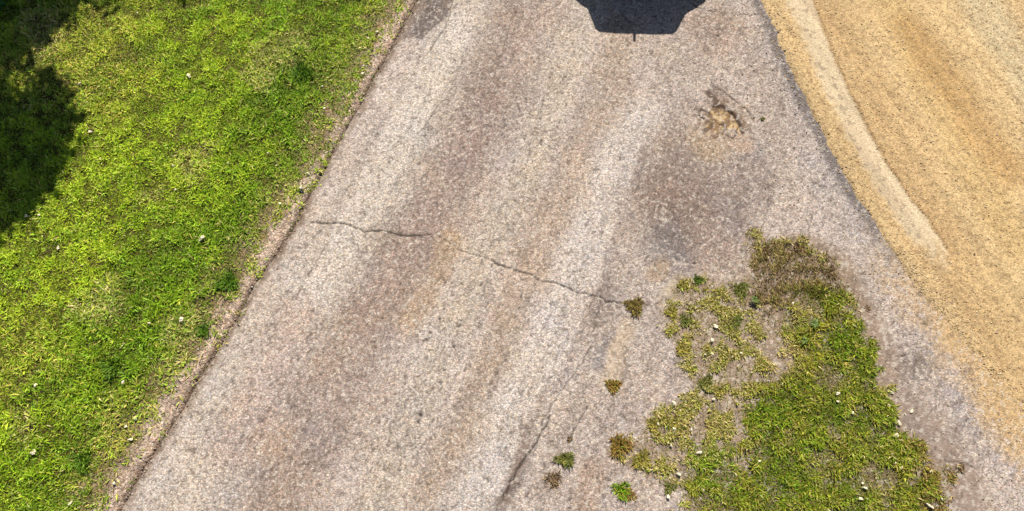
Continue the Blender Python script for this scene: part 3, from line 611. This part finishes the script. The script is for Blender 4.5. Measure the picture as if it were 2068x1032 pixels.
# ------------------------------------------------------------------ tree beyond the left edge, whose shade falls on the lawn
ct = 1/math.tan(EL)
def tube_bm(bm, pts, rad, seg=8):
    prev = None
    for i, (p_, r) in enumerate(zip(pts, rad)):
        p_ = Vector(p_); d = Vector(pts[min(i+1, len(pts)-1)])-Vector(pts[max(i-1, 0)]); q = d.to_track_quat('Z', 'Y')
        ring = [bm.verts.new(p_+q @ Vector((math.cos(a)*r, math.sin(a)*r, 0))) for a in [2*math.pi*k/seg for k in range(seg)]]
        if prev:
            for k in range(seg): bm.faces.new((prev[k], prev[(k+1) % seg], ring[(k+1) % seg], ring[k]))
        prev = ring
    bm.faces.new(prev)
def to_obj(name, bm, m, parent=None, smooth=True):
    bmesh.ops.recalc_face_normals(bm, faces=bm.faces)
    me = bpy.data.meshes.new(name); bm.to_mesh(me); bm.free(); me.materials.append(m)
    if smooth:
        for p_ in me.polygons: p_.use_smooth = True
    o = bpy.data.objects.new(name, me); C.objects.link(o); o.parent = parent
    return o
def leaves(name, cen, size, parent, table, loc):
    n = len(cen)
    nrm = RNG.normal(size=(n, 3)); nrm[:, 2] = np.abs(nrm[:, 2])+.5; nrm /= np.linalg.norm(nrm, axis=1, keepdims=True)
    t1 = np.cross(nrm, RNG.normal(size=(n, 3))); t1 /= np.linalg.norm(t1, axis=1, keepdims=True); t2 = np.cross(nrm, t1)
    s = size[:, None]
    V = np.stack([cen-t1*s, cen-t2*s*.5+nrm*s*.12, cen+t1*s, cen+t2*s*.5+nrm*s*.12], 1)-np.array(loc)
    FF = (np.arange(n)*4)[:, None]+np.array([[0, 1, 2, 3]])
    col = mixcol(n, table)
    return mesh_np(name, V.reshape(-1, 3), FF, M_LEAF, {'col': np.repeat(col[:, None], 4, 1).reshape(-1, 3)}, parent)
SHP = GL([(-60,520),(0,500),(30,486),(60,440),(92,412),(116,392),(138,350),(152,300),(158,250),(150,200),(112,186),(70,172),(34,158),(52,128),(92,92),(122,62),(150,30),(176,4),(150,-160),(-300,-260),(-900,-100),(-800,400),(-300,560)])
loc = (-9.6, 9.2, 0)
tree = bpy.data.objects.new('broadleaf_tree', None); C.objects.link(tree); tree.location = loc
tag(tree, 'dense dark green tree beyond the upper left corner that shades the lawn', 'tree')
n = 640; cl = []
while len(cl) < n:
    q = np.array([random.uniform(SHP[:, 0].min(), SHP[:, 0].max()), random.uniform(SHP[:, 1].min(), SHP[:, 1].max())])
    sd_ = sdpoly(q[:1], q[1:], SHP, 3)[0]
    if sd_ > .11: cl.append((q[0], q[1], sd_))
cl = np.array(cl); h = 3.9+RNG.normal(0, .55, n)*np.clip(cl[:, 2], .3, 1.2)
cx = cl[:, 0]+SH.x*h*ct; cy = cl[:, 1]+SH.y*h*ct
per = 110; k = np.repeat(np.arange(n), per)
r = np.minimum(cl[:, 2]*.8+.03, .40)[k]
off = RNG.normal(0, .5, (n*per, 3))*r[:, None]
cen = np.stack([cx[k], cy[k], h[k]], 1)+off
# wisps of thinner leaves along the upper rim
wp = [(195,0,.20),(225,-12,.2),(385,-14,.16),(185,-20,.3),(300,-50,.25),(400,-50,.25),(100,160,.1),(60,150,.1)]
for px, py, rr in wp:
    gx, gy = G(px, py); hh = 3.9; m_ = int(420*rr)
    cen = np.vstack([cen, np.array([gx+SH.x*hh*ct, gy+SH.y*hh*ct, hh])+RNG.normal(0, .5, (m_, 3))*rr])
leaves('crown', cen, .05+.035*RNG.random(len(cen)), tree, [(1, (70,92,30)), (.6, (94,116,36)), (.4, (50,70,26)), (.2, (120,134,50))], loc)
bm = bmesh.new(); tube_bm(bm, [(0,0,-.3),(.03,.02,.6),(-.02,.05,1.6),(.05,0,2.6),(.1,-.05,3.6)], [.28,.21,.17,.13,.07], 12)
tr = to_obj('trunk', bm, M_BARK, tree)
for i in range(16):
    j = random.randrange(n); tip = Vector((cx[j], cy[j], h[j]))-Vector(loc); z0 = random.uniform(1.3, 3.0)
    bm = bmesh.new(); a = Vector((0, 0, z0)); mid = a.lerp(tip, .5)+Vector((random.uniform(-.2, .2), random.uniform(-.2, .2), .15)); tube_bm(bm, [a, mid, tip], [.075, .045, .015])
    to_obj('limb', bm, M_BARK, tree)
# low shrub in the very corner
sx_, sy_ = G(-22, -12)
sh = bpy.data.objects.new('shrub', None); C.objects.link(sh); sh.location = (sx_, sy_, 0)
tag(sh, 'dark green low shrub in the shaded upper left corner', 'shrub')
n = 1500; d = RNG.normal(size=(n, 3)); d /= np.linalg.norm(d, axis=1, keepdims=True); r = RNG.random(n)**.4
cen = np.stack([d[:, 0]*r*.40+sx_, d[:, 1]*r*.45+sy_, np.abs(d[:, 2])*r*.32+.03], 1)
leaves('foliage', cen, .02+.02*RNG.random(n), sh, [(1, (70,130,60)), (.6, (50,100,40)), (.4, (150,190,110))], (sx_, sy_, 0))
bm = bmesh.new(); tube_bm(bm, [(0,0,-.05),(.01,.02,.15),(.0,.03,.3)], [.02,.014,.006]); to_obj('stem', bm, M_BARK, sh)
# ------------------------------------------------------------------ car standing above the top edge; its shadow reaches the lane
M_PAINT = plain('dark_blue_paint', (.03, .045, .07), .3, var=.05, coat=1.0); M_GLASS = plain('car_glass', (.01, .012, .014), .05, var=0, coat=1, spec=.8)
M_RUB = plain('tyre_rubber', (.02, .02, .02), .85); M_RIM = plain('alloy_rim', (.5, .5, .5), .35, metal=.9); M_TRIM = plain('black_trim', (.02, .02, .02), .6)
M_RED = plain('red_lamp', (.35, .01, .01), .2, coat=1); M_LAMP = plain('clear_lamp', (.7, .7, .7), .15, coat=1); M_PLATE = plain('plate_white', (.7, .7, .68), .4, var=.03)
RH = 1.58; ysh = G(1283, 70)[1]; yr = ysh+RH*ct                    # rear edge of the roof
xc = G(1283, 70)[0]+SH.x*RH*ct
car = bpy.data.objects.new('parked_car', None); C.objects.link(car); car.location = (xc, yr-.10, 0); car.rotation_euler = (0, 0, math.radians(-2.2))
tag(car, 'dark boxy car standing on the lane beyond the top edge, casting the angular shadow', 'car')
def section(y, ztop, wt, zb, wb, zlow=.30, w=.86):
    """cross section of the car, half widths at roof, belt and body"""
    pts = [(-w*.94, zlow), (-w, .45), (-w, zb-.26), (-wb-.10, zb-.12), (-wb, zb-.04), (-wt, ztop-.07), (-wt+.05, ztop-.018), (-wt*.45, ztop), (wt*.45, ztop), (wt-.05, ztop-.018), (wt, ztop-.07), (wb, zb-.04), (wb+.10, zb-.12), (w, zb-.26), (w, .45), (w*.94, zlow)]
    return [(px_, y, pz) for px_, pz in pts]
secs = [section(.0, 1.06, .60, 1.02, .62), section(.02, 1.18, .60, 1.09, .645, w=.86), section(.09, 1.57, .515, 1.12, .65), section(.16, RH, .52, 1.12, .65), section(1.0, 1.60, .54, 1.12, .66), section(2.0, 1.57, .54, 1.10, .66), section(2.75, 1.12, .60, 1.05, .66),
        section(3.2, 1.02, .60, .96, .68), section(3.7, .88, .58, .84, .68), section(3.86, .68, .56, .64, .6, .32, .80)]
bm = bmesh.new(); rings = [[bm.verts.new(v) for v in s_] for s_ in secs]; m_ = len(secs[0])
for a, b in zip(rings, rings[1:]):
    for k in range(m_): bm.faces.new((a[k], a[(k+1) % m_], b[(k+1) % m_], b[k]))
bm.faces.new(rings[0]); bm.faces.new(rings[-1][::-1])
body = to_obj('body', bm, M_PAINT, car, False)
def panel(name, quad, m, parent=car, th=.012):
    bm = bmesh.new(); vs = [Vector(v) for v in quad]; nn = (vs[1]-vs[0]).cross(vs[2]-vs[0]).normalized()
    f = bm.faces.new([bm.verts.new(v+nn*.003) for v in vs]); r_ = bmesh.ops.extrude_face_region(bm, geom=[f]); bmesh.ops.translate(bm, verts=[v for v in r_['geom'] if isinstance(v, bmesh.types.BMVert)], vec=nn*th)
    return to_obj(name, bm, m, parent, False)
panel('rear_window', [(-.55,.022,1.15),(.55,.022,1.15),(.46,.082,1.50),(-.46,.082,1.50)], M_GLASS)
panel('windscreen', [(.58,2.70,1.14),(-.58,2.70,1.14),(-.49,2.10,1.50),(.49,2.10,1.50)], M_GLASS)
for s_ in (-1, 1):
    for y0, y1, y2, y3 in ((.30,.95,.95,.34), (1.03,1.78,1.78,1.03), (1.86,2.50,2.02,1.86)):
        q = [(s_*.655, y0, 1.15), (s_*.655, y1, 1.15), (s_*.555, y2, 1.50), (s_*.555, y3, 1.50)]
        panel('side_window', q if s_ > 0 else q[::-1], M_GLASS)
    for y_ in (.72, 3.1):
        w_ = bpy.data.objects.new('wheel', None); C.objects.link(w_); w_.parent = car; w_.location = (s_*.78, y_, .32)
        bm = bmesh.new(); prof = [(-.10,.20),(-.11,.28),(-.09,.315),(.09,.315),(.11,.28),(.10,.20)]; sg = 32; rr = []
        for k in range(sg): a = 2*math.pi*k/sg; rr.append([bm.verts.new((px_, math.cos(a)*r_, math.sin(a)*r_)) for px_, r_ in prof])
        for k in range(sg):
            for j in range(len(prof)): bm.faces.new((rr[k][j], rr[(k+1) % sg][j], rr[(k+1) % sg][(j+1) % len(prof)], rr[k][(j+1) % len(prof)]))
        to_obj('tyre', bm, M_RUB, w_)
        bm = bmesh.new()
        for k in range(5):
            a = 2*math.pi*k/5; c_, n_ = math.cos(a), math.sin(a)
            vs = [bm.verts.new((s_*xx_, c_*r_-n_*ww_, n_*r_+c_*ww_)) for xx_ in (.07, .10) for r_, ww_ in ((.0,-.035),(.21,-.025),(.21,.025),(.0,.035))]
            for f in ((0,1,2,3),(7,6,5,4),(0,4,5,1),(1,5,6,2),(2,6,7,3),(3,7,4,0)): bm.faces.new([vs[i] for i in f])
        to_obj('rim', bm, M_RIM, w_, False)
    panel('tail_lamp', [(.72, -.002, .56), (.83, -.002, .56), (.82, -.002, .76), (.70, -.002, .80)] if s_ > 0 else [(-.83, -.002, .56), (-.72, -.002, .56), (-.70, -.002, .80), (-.82, -.002, .76)], M_RED, th=.02)
    q = [(s_*.42, 3.84, .66), (s_*.72, 3.82, .66), (s_*.70, 3.76, .78), (s_*.44, 3.79, .78)]
    panel('headlight', q[::-1] if s_ > 0 else q, M_LAMP, th=.03)
    bm = bmesh.new(); bmesh.ops.create_icosphere(bm, subdivisions=2, radius=1); bmesh.ops.scale(bm, verts=bm.verts, vec=(.10, .06, .07)); bmesh.ops.translate(bm, verts=bm.verts, vec=(s_*.77, 2.45, 1.12)); to_obj('wing_mirror', bm, M_TRIM, car)
panel('bumper', [(-.82,-.0,.34),(.82,-.0,.34),(.82,-.0,.55),(-.82,-.0,.55)], M_TRIM, th=.06)
panel('number_plate', [(-.25,-.01,.66),(.25,-.01,.66),(.25,-.01,.77),(-.25,-.01,.77)], M_PLATE)
bm = bmesh.new(); tube_bm(bm, [(-.01,.13,RH-.01),(-.01,.11,RH+.06),(-.01,.09,RH+.125)], [.022,.018,.016], 8); to_obj('antenna', bm, M_TRIM, car)
